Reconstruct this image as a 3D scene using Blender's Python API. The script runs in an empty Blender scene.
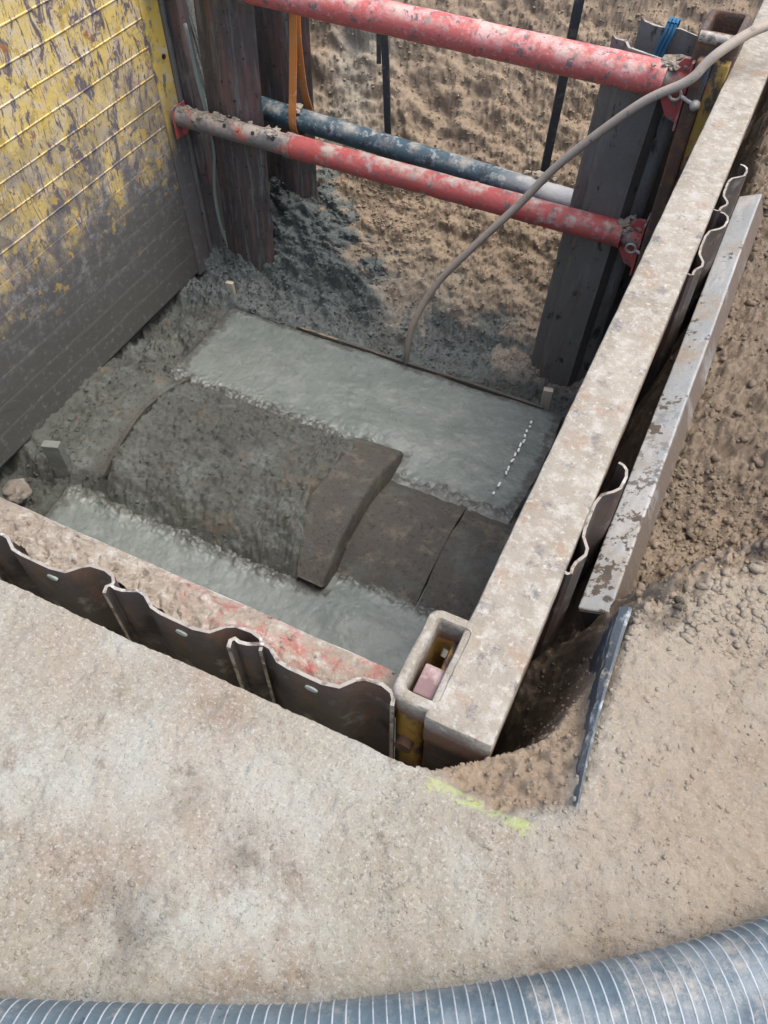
import bpy, bmesh, math, random
import numpy as np
from mathutils import Vector, Matrix, noise as mnoise
random.seed(7); rng = np.random.default_rng(11)
SC = bpy.context.scene; COL = SC.collection
# ------------------------------------------------ camera, world, sun, exposure
cd = bpy.data.cameras.new('camera'); cam = bpy.data.objects.new('camera', cd); COL.objects.link(cam)
cam.location = (0, 0, 1.6); cam.rotation_euler = (math.radians(36.9), 0, math.radians(25.8))
cd.sensor_fit = 'VERTICAL'; cd.sensor_height = 24; cd.lens = 790/1024*24; cd.clip_end = 500; cd.clip_start = .02
SC.camera = cam
w = bpy.data.worlds.new('World'); SC.world = w; w.use_nodes = True
SUN_EL, SUN_AZ = math.radians(72), math.radians(75)     # azimuth of the light source, clockwise from +Y
sky = w.node_tree.nodes.new('ShaderNodeTexSky'); sky.sky_type = 'NISHITA'; sky.sun_disc = False
sky.sun_elevation = SUN_EL; sky.sun_rotation = SUN_AZ; sky.air_density = .9; sky.dust_density = 4; sky.ozone_density = .5
bg = w.node_tree.nodes['Background']; bg.inputs[1].default_value = .15
w.node_tree.links.new(sky.outputs[0], bg.inputs[0])
ld = bpy.data.lights.new('sun', 'SUN'); ld.energy = 1.0; ld.angle = math.radians(40); ld.color = (1, .975, .92)
sun = bpy.data.objects.new('sun', ld); COL.objects.link(sun)
sd = Vector((math.sin(SUN_AZ)*math.cos(SUN_EL), math.cos(SUN_AZ)*math.cos(SUN_EL), math.sin(SUN_EL)))
sun.rotation_euler = sd.to_track_quat('Z', 'Y').to_euler()
SC.view_settings.view_transform = 'Standard'; SC.view_settings.look = 'None'
SC.view_settings.exposure = 1.06; SC.view_settings.gamma = 1

# ------------------------------------------------ noise
def vnoise(x, y, seed=0):
    xi = np.floor(x).astype(np.int64); yi = np.floor(y).astype(np.int64); fx = x-xi; fy = y-yi
    def h(a, b):
        n = (a*374761393 + b*668265263 + seed*2147483647) & 0xffffffff
        n = ((n ^ (n >> 13))*1274126177) & 0xffffffff
        return ((n ^ (n >> 16)) & 0xffff)/65535.0
    u = fx*fx*(3-2*fx); v = fy*fy*(3-2*fy)
    return (h(xi, yi)*(1-u)+h(xi+1, yi)*u)*(1-v)+(h(xi, yi+1)*(1-u)+h(xi+1, yi+1)*u)*v
def fbm(x, y, scale, oct=4, seed=0, rough=.5):
    x = np.asarray(x, float)*scale; y = np.asarray(y, float)*scale
    x, y = x*.83-y*.56, x*.56+y*.83
    a = 1; s = 0; t = 0
    for i in range(oct):
        s = s+a*(vnoise(x+i*17.3, y-i*9.1, seed+i)*2-1); t += a; a *= rough; x = x*2.03; y = y*2.03
    return s/t
def ss(e0, e1, x):
    t = np.clip((x-e0)/(e1-e0), 0, 1); return t*t*(3-2*t)
def bump1(d, w): return np.exp(-(d/w)**2)

# ------------------------------------------------ materials
def rgb(c): return (c[0], c[1], c[2], 1)
def M(name, base, base2=None, layers=(), rough=.85, metal=0, bumps=(), bs=3.0, rvar=0, spec=.5, attrmix=()):
    m = bpy.data.materials.new(name); m.use_nodes = True; nt = m.node_tree; N = nt.nodes; L = nt.links
    b = N['Principled BSDF']; b.inputs['Metallic'].default_value = metal; b.inputs['Specular IOR Level'].default_value = spec
    tc = N.new('ShaderNodeTexCoord'); geo = N.new('ShaderNodeNewGeometry')
    def co(sc=None, rot=None):
        if not sc and not rot: return tc.outputs['Object']
        mp = N.new('ShaderNodeMapping'); mp.inputs['Scale'].default_value = sc or (1, 1, 1); mp.inputs['Rotation'].default_value = rot or (0, 0, 0)
        L.new(tc.outputs['Object'], mp.inputs[0]); return mp.outputs[0]
    def nz(s, det=6, ro=.6, dist=0, sc=None, rot=None, kind='noise'):
        if kind == 'voronoi':
            n = N.new('ShaderNodeTexVoronoi'); n.inputs['Scale'].default_value = s; L.new(co(sc, rot), n.inputs['Vector']); return n.outputs['Distance']
        n = N.new('ShaderNodeTexNoise'); n.inputs['Scale'].default_value = s; n.inputs['Detail'].default_value = det
        n.inputs['Roughness'].default_value = ro; n.inputs['Distortion'].default_value = dist
        L.new(co(sc, rot), n.inputs['Vector']); return n.outputs[0]
    def ramp(v, lo, hi):
        r = N.new('ShaderNodeMapRange'); r.inputs[1].default_value = lo; r.inputs[2].default_value = hi; L.new(v, r.inputs[0]); return r.outputs[0]
    def math_(op, a, c):
        n = N.new('ShaderNodeMath'); n.operation = op
        for i, q in enumerate((a, c)):
            if isinstance(q, (int, float)): n.inputs[i].default_value = q
            else: L.new(q, n.inputs[i])
        return n.outputs[0]
    def mix(f, a, c):
        n = N.new('ShaderNodeMix'); n.data_type = 'RGBA'
        L.new(f, n.inputs[0]) if not isinstance(f, float) else None
        for i, q in ((6, a), (7, c)):
            if isinstance(q, tuple): n.inputs[i].default_value = rgb(q)
            else: L.new(q, n.inputs[i])
        return n.outputs[2]
    def stack(base, base2, layers):
        colr = mix(ramp(nz(3.1, 8, .65), .3, .7), base, base2 or tuple(k*.75 for k in base))
        for l in layers:
            f = ramp(nz(l.get('s', 5), l.get('det', 8), l.get('ro', .65), l.get('dist', 0), l.get('sc'), l.get('rot'), l.get('kind', 'noise')), l.get('lo', .45), l.get('hi', .6))
            if 'axis' in l:   # position along an axis, perturbed by noise (wear, mud line)
                ax, z0, z1 = l['axis']; sp = N.new('ShaderNodeSeparateXYZ'); L.new(tc.outputs['Object'], sp.inputs[0])
                pz = math_('ADD', sp.outputs[ax], math_('MULTIPLY', math_('SUBTRACT', nz(l.get('as', 2.2), 6, .7), .5), l.get('amp', .8)))
                g = ramp(pz, z0, z1); f = math_('MULTIPLY', f, g) if not l.get('solid') else g
            if l.get('up'):
                sp = N.new('ShaderNodeSeparateXYZ'); L.new(geo.outputs['Normal'], sp.inputs[0])
                f = math_('MULTIPLY', f, ramp(sp.outputs[2], *l['up']))
            if l.get('k'): f = math_('MULTIPLY', f, l['k'])
            colr = mix(f, colr, l['c'])
        return colr
    colr = stack(base, base2, layers)
    for (attr, bb, bb2, ll) in attrmix:
        a = N.new('ShaderNodeAttribute'); a.attribute_name = attr
        colr = mix(a.outputs['Fac'], colr, stack(bb, bb2, ll))
    L.new(colr, b.inputs['Base Color'])
    if rvar:
        L.new(ramp(nz(4, 5, .6), rough-rvar if False else .25, .75), N.new('ShaderNodeMath').inputs[0])
        r = N.new('ShaderNodeMapRange'); r.inputs[3].default_value = rough-rvar; r.inputs[4].default_value = rough+rvar; r.inputs[1].default_value = .3; r.inputs[2].default_value = .7
        L.new(nz(7, 6, .7), r.inputs[0]); L.new(r.outputs[0], b.inputs['Roughness'])
    else: b.inputs['Roughness'].default_value = rough
    prev = None
    for (s, dist, *k) in bumps:
        bn = N.new('ShaderNodeBump'); bn.inputs['Distance'].default_value = dist; bn.inputs['Strength'].default_value = 1
        kw = k[0] if k else {}
        L.new(nz(s, kw.get('det', 6), kw.get('ro', .65), kw.get('dist', 0), kw.get('sc'), kw.get('rot'), kw.get('kind', 'noise')), bn.inputs['Height'])
        if prev: L.new(prev, bn.inputs['Normal'])
        prev = bn.outputs[0]
    if prev: L.new(prev, b.inputs['Normal'])
    return m

DUST = (.42, .36, .29); MUDC = (.115, .112, .098); DARK = (.035, .032, .03)
mat_ground = M('soil', (.355, .335, .272), (.295, .262, .203), [
    dict(c=(.395, .40, .35), s=2.3, lo=.46, hi=.62, det=9), dict(c=(.245, .195, .142), s=3.7, lo=.53, hi=.66, det=11, ro=.72), dict(c=(.345, .275, .21), s=1.6, lo=.52, hi=.66, det=9, k=.55),
    dict(c=(.19, .15, .11), s=7, lo=.60, hi=.70, det=10, k=.8), dict(c=(.47, .455, .41), s=130, lo=.54, hi=.66, det=3, k=.7),
    dict(c=(.17, .148, .118), s=170, lo=.57, hi=.70, det=3, k=.7), dict(c=(.20, .165, .125), s=14, lo=.62, hi=.70, det=10, k=.7), dict(c=(.30,.33,.34), s=1.9, lo=.60, hi=.74, det=9, k=.35)],
    rough=.95, spec=.2, bumps=[(45, .008), (150, .004, dict(ro=.7))],
    attrmix=[('sand', (.325, .258, .184), (.275, .215, .152), [dict(c=(.34, .26, .18), s=14, lo=.5, hi=.68, det=9), dict(c=(.19, .145, .102), s=38, lo=.60, hi=.76), dict(c=(.255, .20, .145), s=2.2, lo=.5, hi=.62), dict(c=(.45, .40, .33), s=95, lo=.66, hi=.76, k=.7)]),
             ('darksoil', (.15, .12, .09), (.09, .072, .055), [dict(c=(.05, .042, .034), s=26, lo=.5, hi=.66, det=8), dict(c=(.24, .20, .155), s=48, lo=.6, hi=.74)]),
             ('mud', (.105, .110, .098), (.072, .076, .068), [dict(c=(.135, .15, .137), s=4.2, lo=.5, hi=.66, det=9), dict(c=(.06, .058, .05), s=30, lo=.54, hi=.68, det=8), dict(c=(.135, .115, .088), s=5.5, lo=.56, hi=.7), dict(c=(.21, .215, .195), s=110, lo=.64, hi=.76, k=.8)]),
             ('greymud', (.155, .175, .165), (.115, .13, .122), [dict(c=(.06, .068, .064), s=42, lo=.54, hi=.68, det=7), dict(c=(.24, .255, .24), s=90, lo=.62, hi=.76, k=.8)]),
             ('paint', (.42, .48, .13), (.38, .43, .18), [dict(c=(.36, .36, .27), s=30, lo=.42, hi=.62)])])
mat_conc = M('wet_concrete', (.150, .172, .155), (.128, .148, .134), [
    dict(c=(.182, .203, .184), s=6, lo=.48, hi=.66, det=10, ro=.7), dict(c=(.105, .125, .115), s=2.2, lo=.56, hi=.7), dict(c=(.10, .115, .105), s=17, lo=.58, hi=.70, det=9),
    dict(c=(.38, .39, .37), s=130, lo=.66, hi=.76, k=.8), dict(c=(.14, .15, .14), s=150, lo=.64, hi=.74, k=.7)], rough=.34, rvar=.14, attrmix=[('mud', (.085, .088, .078), (.065, .066, .058), [dict(c=(.13, .145, .13), s=22, lo=.5, hi=.62, det=9)])], bumps=[(9, .006, dict()), (160, .002, dict(ro=.75))])
mat_pipe = M('old_concrete', (.102, .096, .083), (.078, .073, .064), [dict(c=(.17, .15, .115), s=9, lo=.52, hi=.68, det=9), dict(c=(.05, .045, .04), s=40, lo=.54, hi=.68), dict(c=(.20, .185, .15), s=95, lo=.62, hi=.75), dict(c=(.115, .13, .12), s=3.3, lo=.54, hi=.7)], rough=.85, spec=.3, bumps=[(20, .012), (80, .007, dict(ro=.75)), (300, .002)])
mat_rustdark = M('weathered_steel', (.105, .088, .082), (.068, .066, .066), [
    dict(c=(.17, .105, .092), s=6, lo=.48, hi=.62, det=9, sc=(3, 3, .35)), dict(c=(.20, .205, .20), s=11, lo=.53, hi=.68, det=9, sc=(3, 3, .25)),
    dict(c=(.22, .20, .17), s=5, lo=.56, hi=.72, det=10, sc=(1, 1, .5)), dict(c=(.02, .02, .02), s=21, lo=.60, hi=.68), dict(c=(.14, .148, .138), solid=True, axis=(2, -1.35, -1.95), amp=.8, k=.75)],
    rough=.62, rvar=.15, metal=.15, bumps=[(14, .006, dict(sc=(1, 1, .4))), (90, .0025)])
mat_sheetdark = M('trench_sheet_steel', (.10, .082, .07), (.065, .058, .054), [
    dict(c=(.16, .095, .06), s=7, lo=.5, hi=.64, det=9, sc=(1, 1, .4)), dict(c=(.20, .19, .17), s=13, lo=.57, hi=.7, det=9), dict(c=(.03, .028, .026), s=5, lo=.55, hi=.66)], rough=.7, metal=.15, bumps=[(30, .004), (150, .0015)])
mat_edge = M('scraped_steel_edge', (.40, .37, .32), (.24, .21, .17), [dict(c=(.12, .09, .07), s=28, lo=.50, hi=.60, det=9), dict(c=(.50, .47, .42), s=45, lo=.56, hi=.66)], rough=.6, metal=.2, bumps=[(120, .002)])
mat_greysheet = M('muddy_grey_sheet', (.185, .175, .158), (.13, .126, .115), [dict(c=(.03, .035, .034), s=13, lo=.60, hi=.66, det=4, sc=(1.2, 1.2, .6)), dict(c=(.20, .205, .19), s=8, lo=.54, hi=.7, sc=(2, 2, .4)),
    dict(c=(.14, .095, .07), s=4.5, lo=.56, hi=.68, sc=(2, 2, .4)), dict(c=(.26, .24, .20), s=60, lo=.62, hi=.74)], rough=.6, rvar=.15, metal=.1, bumps=[(22, .005), (110, .0025)])
mat_beam = M('dusty_steel_beam', (.38, .345, .28), (.29, .25, .19), [dict(c=(.46, .43, .37), s=19, lo=.48, hi=.62, det=12, ro=.75), dict(c=(.34, .23, .155), s=8, lo=.55, hi=.66, det=12, ro=.75), dict(c=(.19, .18, .17), s=12, lo=.55, hi=.64, det=12, ro=.75), dict(c=(.50, .475, .41), s=45, lo=.56, hi=.66, det=8),
    dict(c=(.28, .22, .16), s=60, lo=.6, hi=.7), dict(c=(.20, .11, .065), solid=True, axis=(2, -.035, -.07), amp=.03, k=.9)], rough=.85, spec=.3, bumps=[(24, .008, dict(det=10, ro=.7)), (110, .005), (400, .0015)])
mat_postrust = M('rusty_post', (.13, .075, .05), (.075, .055, .048), [dict(c=(.19, .10, .045), s=14, lo=.5, hi=.62, det=9), dict(c=(.10, .105, .11), s=8, lo=.52, hi=.64, sc=(1, 1, .3)), dict(c=(.30, .27, .22), s=40, lo=.62, hi=.72)], rough=.7, metal=.2, bumps=[(30, .005), (120, .002)])
mat_yel = M('scratched_yellow_paint', (.72, .52, .13), (.76, .58, .21), [
    dict(c=(.68, .56, .36), s=9, lo=.47, hi=.60, det=10, ro=.7), dict(c=(.46, .36, .31), s=5, lo=.52, hi=.62, det=12, ro=.75, dist=.6),
    dict(c=(.16, .13, .135), s=6.5, lo=.525, hi=.575, det=12, ro=.72, dist=1.2, sc=(1, 1.6, .75), rot=(.5, 0, 0)),
    dict(c=(.13, .105, .11), s=17, lo=.55, hi=.6, det=10, ro=.7, dist=.8, sc=(1, 3.2, .7), rot=(.25, 0, 0)), dict(c=(.36, .15, .06), s=12, lo=.61, hi=.66, det=10, dist=.5),
    dict(c=(.66, .63, .58), s=24, lo=.60, hi=.68, det=10, sc=(1, 3, .8)),
    dict(c=(.145, .135, .135), s=4.2, lo=.43, hi=.55, det=12, ro=.72, axis=(2, -.35, -1.05), amp=1.1),
    dict(c=(.115, .112, .108), s=5.5, lo=.30, hi=.42, det=12, ro=.72, axis=(2, -.95, -1.25), amp=.7, as_=3),
    dict(c=(.28, .28, .27), s=15, lo=.53, hi=.62, det=12, ro=.75, axis=(2, -.6, -.9)), dict(c=(.50, .36, .10), s=11, lo=.585, hi=.62, det=10, axis=(2, -1.6, -1.2)),
    dict(c=(.098, .097, .088), solid=True, axis=(2, -1.15, -1.6), amp=.7), dict(c=(.16, .165, .15), s=26, lo=.55, hi=.66, det=9, axis=(2, -1.0, -1.3))], rough=.7, rvar=.12, bumps=[(16, .004, dict(det=10)), (70, .003), (260, .001)])
mat_yelclean = M('yellow_frame_paint', (.72, .50, .09), (.66, .47, .13), [dict(c=(.64, .55, .36), s=10, lo=.5, hi=.64, det=10), dict(c=(.20, .17, .15), s=13, lo=.57, hi=.62, det=10, sc=(1, 1, .4)), dict(c=(.42, .17, .05), s=9, lo=.63, hi=.68),
    dict(c=(.12, .115, .11), solid=True, axis=(2, -.75, -1.15), amp=.8), dict(c=(.25, .24, .22), s=14, lo=.57, hi=.67, det=10)], rough=.7, bumps=[(22, .004), (120, .002)])
mat_yelrust = M('rusty_yellow_paint', (.42, .27, .05), (.25, .15, .05), [dict(c=(.075, .06, .052), s=9, lo=.47, hi=.53, det=9, sc=(1, 1, .5)), dict(c=(.30, .14, .06), s=14, lo=.56, hi=.64)], rough=.7, bumps=[(40, .004)])
mat_red = M('worn_red_paint', (.46, .085, .075), (.50, .13, .115), [dict(c=(.60, .36, .33), s=10, lo=.47, hi=.60, det=11, ro=.72, up=(-.2, .7)), dict(c=(.15, .11, .105), s=27, lo=.565, hi=.60, det=10, dist=.3), dict(c=(.50, .40, .36), s=36, lo=.57, hi=.68, det=8, k=.6), dict(c=(.27, .19, .17), s=34, lo=.61, hi=.66, det=8),
    dict(c=(.52, .44, .36), s=6, lo=.47, hi=.62, det=10, up=(.25, .95)), dict(c=(.42, .37, .31), s=60, lo=.62, hi=.7)], rough=.55, rvar=.15, bumps=[(30, .003), (140, .0015)])
mat_redlow = M('mud_spattered_red_paint', (.47, .10, .088), (.42, .075, .066), [dict(c=(.13, .12, .115), s=24, lo=.54, hi=.58, det=12, ro=.75), dict(c=(.40, .34, .30), s=8, lo=.57, hi=.68, det=10), dict(c=(.50, .42, .34), s=7, lo=.47, hi=.6, det=10, up=(.3, .95))], rough=.6, rvar=.12, bumps=[(30, .004), (140, .002)])
mat_inner = M('gritty_tube_steel', (.20, .185, .165), (.13, .135, .135), [dict(c=(.42, .13, .10), s=11, lo=.54, hi=.58, det=10), dict(c=(.40, .35, .28), s=12, lo=.46, hi=.6, det=10, up=(-.2, .8)), dict(c=(.42, .13, .10), s=9, lo=.60, hi=.66, det=8), dict(c=(.05, .05, .05), s=22, lo=.6, hi=.66)], rough=.75, bumps=[(40, .006), (150, .002)])
mat_blue = M('chipped_blue_paint', (.032, .065, .085), (.045, .085, .105), [dict(c=(.03, .04, .05), s=14, lo=.54, hi=.6, det=10), dict(c=(.25, .28, .28), s=26, lo=.53, hi=.62, det=11, up=(-.3, .6)), dict(c=(.36, .34, .29), s=5, lo=.5, hi=.64, det=10, up=(.3, 1)), dict(c=(.42, .42, .40), s=7, lo=.3, hi=.4, axis=(0, -1.3, -.95), amp=.2, up=(-.3, .5))], rough=.6, bumps=[(40, .003), (140, .0015)])
mat_rod = M('dark_bar_steel', (.055, .062, .066), (.04, .045, .05), [dict(c=(.13, .13, .12), s=20, lo=.55, hi=.68)], rough=.6, metal=.2, bumps=[(60, .002)])
mat_strap = M('orange_webbing', (.42, .15, .03), (.34, .12, .03), [dict(c=(.35, .17, .06), s=14, lo=.5, hi=.66), dict(c=(.45, .36, .26), s=30, lo=.6, hi=.72)], rough=.9, bumps=[(300, .001)])
mat_rope = M('blue_rope_fibre', (.02, .10, .22), (.03, .15, .25), rough=.9, bumps=[(200, .002)])
mat_cable = M('grey_green_cable_skin', (.24, .30, .27), (.2, .24, .22), rough=.6, bumps=[(60, .001)])
mat_hose = M('dusty_hose_rubber', (.42, .35, .28), (.34, .285, .23), [dict(c=(.40, .35, .28), s=16, lo=.5, hi=.66, up=(-.2, .8)), dict(c=(.12, .11, .10), s=25, lo=.6, hi=.7), dict(c=(.13, .135, .125), solid=True, axis=(2, -1.6, -1.95), amp=.2)], rough=.75, bumps=[(60, .0015)])
mat_plank = M('pale_grey_paint', (.34, .355, .35), (.27, .285, .28), [dict(c=(.43, .425, .40), s=6, lo=.5, hi=.66, sc=(2, .5, 2)), dict(c=(.30, .255, .20), s=4.5, lo=.50, hi=.64, det=11, ro=.72), dict(c=(.085, .068, .055), s=26, lo=.52, hi=.56, det=10, axis=(1, .95, .35), amp=.5), dict(c=(.10, .08, .06), s=14, lo=.60, hi=.63, det=9), dict(c=(.12, .09, .07), s=30, lo=.64, hi=.69), dict(c=(.14, .11, .085), s=5, lo=.3, hi=.5, up=(.75, .5))], rough=.6, rvar=.12, bumps=[(20, .004), (110, .002)])
mat_black = M('shadowed_steel', (.03, .027, .025), rough=.8, bumps=[(60, .002)])
mat_pin = M('galvanised_pin', (.50, .48, .44), (.36, .34, .31), [dict(c=(.42, .36, .28), s=40, lo=.5, hi=.6)], rough=.55, metal=.3, bumps=[(90, .002)])
mat_pink = M('faded_pink_steel', (.22, .135, .135), (.17, .11, .11), [dict(c=(.22, .17, .15), s=20, lo=.56, hi=.68), dict(c=(.45, .35, .32), s=9, lo=.52, hi=.66)], rough=.7, bumps=[(60, .003)])
mat_hole = M('hole_light_and_pale_metal', (.42, .47, .42), (.36, .40, .36), rough=.6, bumps=[(90, .001)])  # pale tone paints light through the lifting holes; also used on a bolt
mat_wood = M('raw_peg_wood', (.50, .45, .36), (.42, .37, .29), [dict(c=(.17, .18, .165), solid=True, axis=(2, -1.885, -1.90), amp=.03)], rough=.9, bumps=[(60, .003, dict(sc=(3, 3, .4)))])
mat_woodgrey = M('mud_coated_timber', (.16, .175, .155), (.12, .13, .115), [dict(c=(.22, .20, .16), s=20, lo=.55, hi=.7)], rough=.85, bumps=[(30, .005)])
mat_form = M('formwork_timber', (.10, .09, .075), (.06, .055, .048), [dict(c=(.26, .21, .14), s=14, lo=.56, hi=.66, sc=(.4, 1, 1))], rough=.9, bumps=[(40, .004)])
mat_chip = M('white_chip', (.78, .78, .74), (.7, .7, .66), rough=.8, bumps=[(60, .001)])
mat_suct = M('translucent_blue_grey_pvc', (.10, .14, .16), (.075, .105, .122), [dict(c=(.16, .195, .21), s=9, lo=.48, hi=.64, det=10), dict(c=(.06, .085, .11), s=8, lo=.57, hi=.68, det=9), dict(c=(.36, .33, .28), s=11, lo=.52, hi=.68, det=12, ro=.75, up=(0, .8)), dict(c=(.05, .06, .07), s=50, lo=.62, hi=.68)], rough=.42, rvar=.12, bumps=[(30, .002), (120, .001)])
mat_spiral = M('white_spiral_rib', (.42, .46, .48), (.32, .36, .38), [dict(c=(.26, .26, .25), s=14, lo=.48, hi=.62, det=9)], rough=.5, bumps=[(60, .001)])
mat_rock = M('stone', (.22, .19, .155), (.15, .13, .11), [dict(c=(.3, .27, .23), s=20, lo=.5, hi=.66)], rough=.9, bumps=[(30, .01), (120, .004)])
mat_strip = M('blue_grey_steel_strip', (.085, .10, .11), (.055, .065, .072), [dict(c=(.36, .41, .42), s=18, lo=.55, hi=.64, sc=(1, .6, 1)), dict(c=(.33, .28, .21), s=22, lo=.56, hi=.66)], rough=.55, bumps=[(60, .003)])

# ------------------------------------------------ helpers
def link(name, me, mat, parent=None, smooth=False, angle=None):
    if mat: me.materials.append(mat)
    o = bpy.data.objects.new(name, me); COL.objects.link(o)
    if parent:
        o.parent = parent; o.matrix_parent_inverse = Matrix.Translation(-parent.location)
    if smooth:
        for p in me.polygons: p.use_smooth = True
        if angle: me.set_sharp_from_angle(angle=math.radians(angle))
    return o
def tag(o, label=None, cat=None, group=None, kind=None):
    if label: o['label'] = label
    if cat: o['category'] = cat
    if group: o['group'] = group
    if kind: o['kind'] = kind
    return o
def empty(name, loc, label, cat, group=None):
    o = bpy.data.objects.new(name, None); COL.objects.link(o); o.location = loc; o.empty_display_size = .1
    return tag(o, label, cat, group)
def obj(name, bm, mat, parent=None, smooth=False, angle=None):
    bmesh.ops.recalc_face_normals(bm, faces=bm.faces)
    me = bpy.data.meshes.new(name); bm.to_mesh(me); bm.free()
    return link(name, me, mat, parent, smooth, angle)
def box(bm, x0, x1, y0, y1, z0, z1, bev=0, seg=2, mtx=None):
    r = bmesh.ops.create_cube(bm, size=1); vs = r['verts']
    for v in vs: v.co = Vector(((x0+x1)/2+v.co.x*(x1-x0), (y0+y1)/2+v.co.y*(y1-y0), (z0+z1)/2+v.co.z*(z1-z0)))
    if bev:
        es = list({e for v in vs for e in v.link_edges})
        r = bmesh.ops.bevel(bm, geom=es, offset=bev, segments=seg, profile=.5, affect='EDGES')
        vs = list({v for f in r['faces'] for v in f.verts} | {v for v in vs if v.is_valid})
    if mtx:
        for v in vs: v.co = mtx @ v.co
    return bm
def rough_up(bm, amp, freq, maxlen=.05, seed=0, axes=(1, 1, 1)):
    for _ in range(7):
        es = [e for e in bm.edges if e.calc_length() > maxlen]
        if not es: break
        bmesh.ops.subdivide_edges(bm, edges=es, cuts=1, use_grid_fill=True)
    bmesh.ops.triangulate(bm, faces=[f for f in bm.faces if len(f.verts) > 4])
    for v in bm.verts:
        n = mnoise.noise_vector(v.co*freq+Vector((seed, 0, 0)))*.65+mnoise.noise_vector(v.co*freq*3.1+Vector((seed, 5, 0)))*.35
        v.co += Vector((n.x*axes[0], n.y*axes[1], n.z*axes[2]))*amp
    return bm
def prism(bm, pts, axis, a0, a1):
    """extrude the 2D outline pts along axis between a0 and a1"""
    def mk(p, a):
        return {'x': (a, p[0], p[1]), 'y': (p[0], a, p[1]), 'z': (p[0], p[1], a)}[axis]
    A = [bm.verts.new(mk(p, a0)) for p in pts]; B = [bm.verts.new(mk(p, a1)) for p in pts]
    bm.faces.new(A); bm.faces.new(B[::-1])
    for i in range(len(pts)): bm.faces.new((A[i], A[(i+1) % len(pts)], B[(i+1) % len(pts)], B[i]))
    return bm
def spline(pts, n=12):
    P = [Vector(p) for p in pts]; P = [P[0]*2-P[1]]+P+[P[-1]*2-P[-2]]; out = []
    for i in range(1, len(P)-2):
        for k in range(n):
            t = k/n; a, b, c, d = P[i-1:i+3]
            out.append(.5*((2*b)+(c-a)*t+(2*a-5*b+4*c-d)*t*t+(3*b-a-3*c+d)*t**3))
    out.append(P[-2]); return out
def tube(bm, pts, r, seg=16, caps=True, rf=None):
    rings = []; up = Vector((0, 0, 1)); prev = None
    for i, p in enumerate(pts):
        t = (pts[min(i+1, len(pts)-1)]-pts[max(i-1, 0)]).normalized()
        if prev is None: prev = t.orthogonal().normalized() if abs(t.z) > .9 else t.cross(up).normalized()
        a = (prev-t*prev.dot(t)).normalized(); b = t.cross(a); prev = a
        rr = rf(i) if rf else r
        rings.append([bm.verts.new(p+(a*math.cos(k*2*math.pi/seg)+b*math.sin(k*2*math.pi/seg))*rr) for k in range(seg)])
    for A, B in zip(rings, rings[1:]):
        for k in range(seg): bm.faces.new((A[k], A[(k+1) % seg], B[(k+1) % seg], B[k]))
    if caps: bm.faces.new(rings[0][::-1]); bm.faces.new(rings[-1])
    return bm
def cyl(bm, a, b, r, seg=24, n=1):
    a, b = Vector(a), Vector(b); return tube(bm, [a.lerp(b, i/n) for i in range(n+1)], r, seg)
def grid_mesh(name, X, Y, Z, attrs=None):
    ny, nx = X.shape; me = bpy.data.meshes.new(name); nv = nx*ny; me.vertices.add(nv)
    me.vertices.foreach_set('co', np.stack([X, Y, Z], -1).astype(np.float32).ravel())
    i = np.arange(nv).reshape(ny, nx); q = np.stack([i[:-1, :-1], i[:-1, 1:], i[1:, 1:], i[1:, :-1]], -1).reshape(-1, 4)
    nf = len(q); me.loops.add(nf*4); me.loops.foreach_set('vertex_index', q.ravel().astype(np.int32))
    me.polygons.add(nf); me.polygons.foreach_set('loop_start', (np.arange(nf)*4).astype(np.int32)); me.polygons.foreach_set('loop_total', np.full(nf, 4, np.int32))
    me.update(); me.validate()
    for k, v in (attrs or {}).items():
        a = me.attributes.new(k, 'FLOAT', 'POINT'); a.data.foreach_set('value', v.astype(np.float32).ravel())
    me.polygons.foreach_set('use_smooth', np.ones(nf, bool))
    return me

# ------------------------------------------------ the ground (one sheet: paving, dug soil, pit floor, far slope)
YC, PZ = 2.32, -2.625        # axis of the buried pipe
DUG = np.array([(-60, .50), (-1.25, .505), (-.227, .521), (-.157, .541), (-.091, .600), (-.038, .636), (-.006, .668), (.034, .715), (.052, .768), (.085, .868), (.105, .94),
                (.12, 1.0), (.135, 1.07), (.158, 1.12), (.17, 1.17), (.2, 1.23), (.28, 1.315), (.38, 1.42), (.7, 1.62), (1.2, 2.0), (2.6, 2.9), (3.2, 5), (2.6, 7.5), (-.2, 7.8), (-60, 7.8)])
def sdpoly(x, y, P):
    """signed distance, positive inside"""
    d = np.full(x.shape, 1e9); ins = np.zeros(x.shape, bool)
    for i in range(len(P)):
        a = P[i]; b = P[(i+1) % len(P)]; e = b-a; wx = x-a[0]; wy = y-a[1]
        t = np.clip((wx*e[0]+wy*e[1])/(e@e), 0, 1); d = np.minimum(d, (wx-e[0]*t)**2+(wy-e[1]*t)**2)
        c = (a[1] > y) != (b[1] > y); dy = b[1]-a[1]
        if dy: ins ^= c & (x < (b[0]-a[0])*(y-a[1])/dy+a[0])
    d = np.sqrt(d); return np.where(ins, d, -d)
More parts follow.
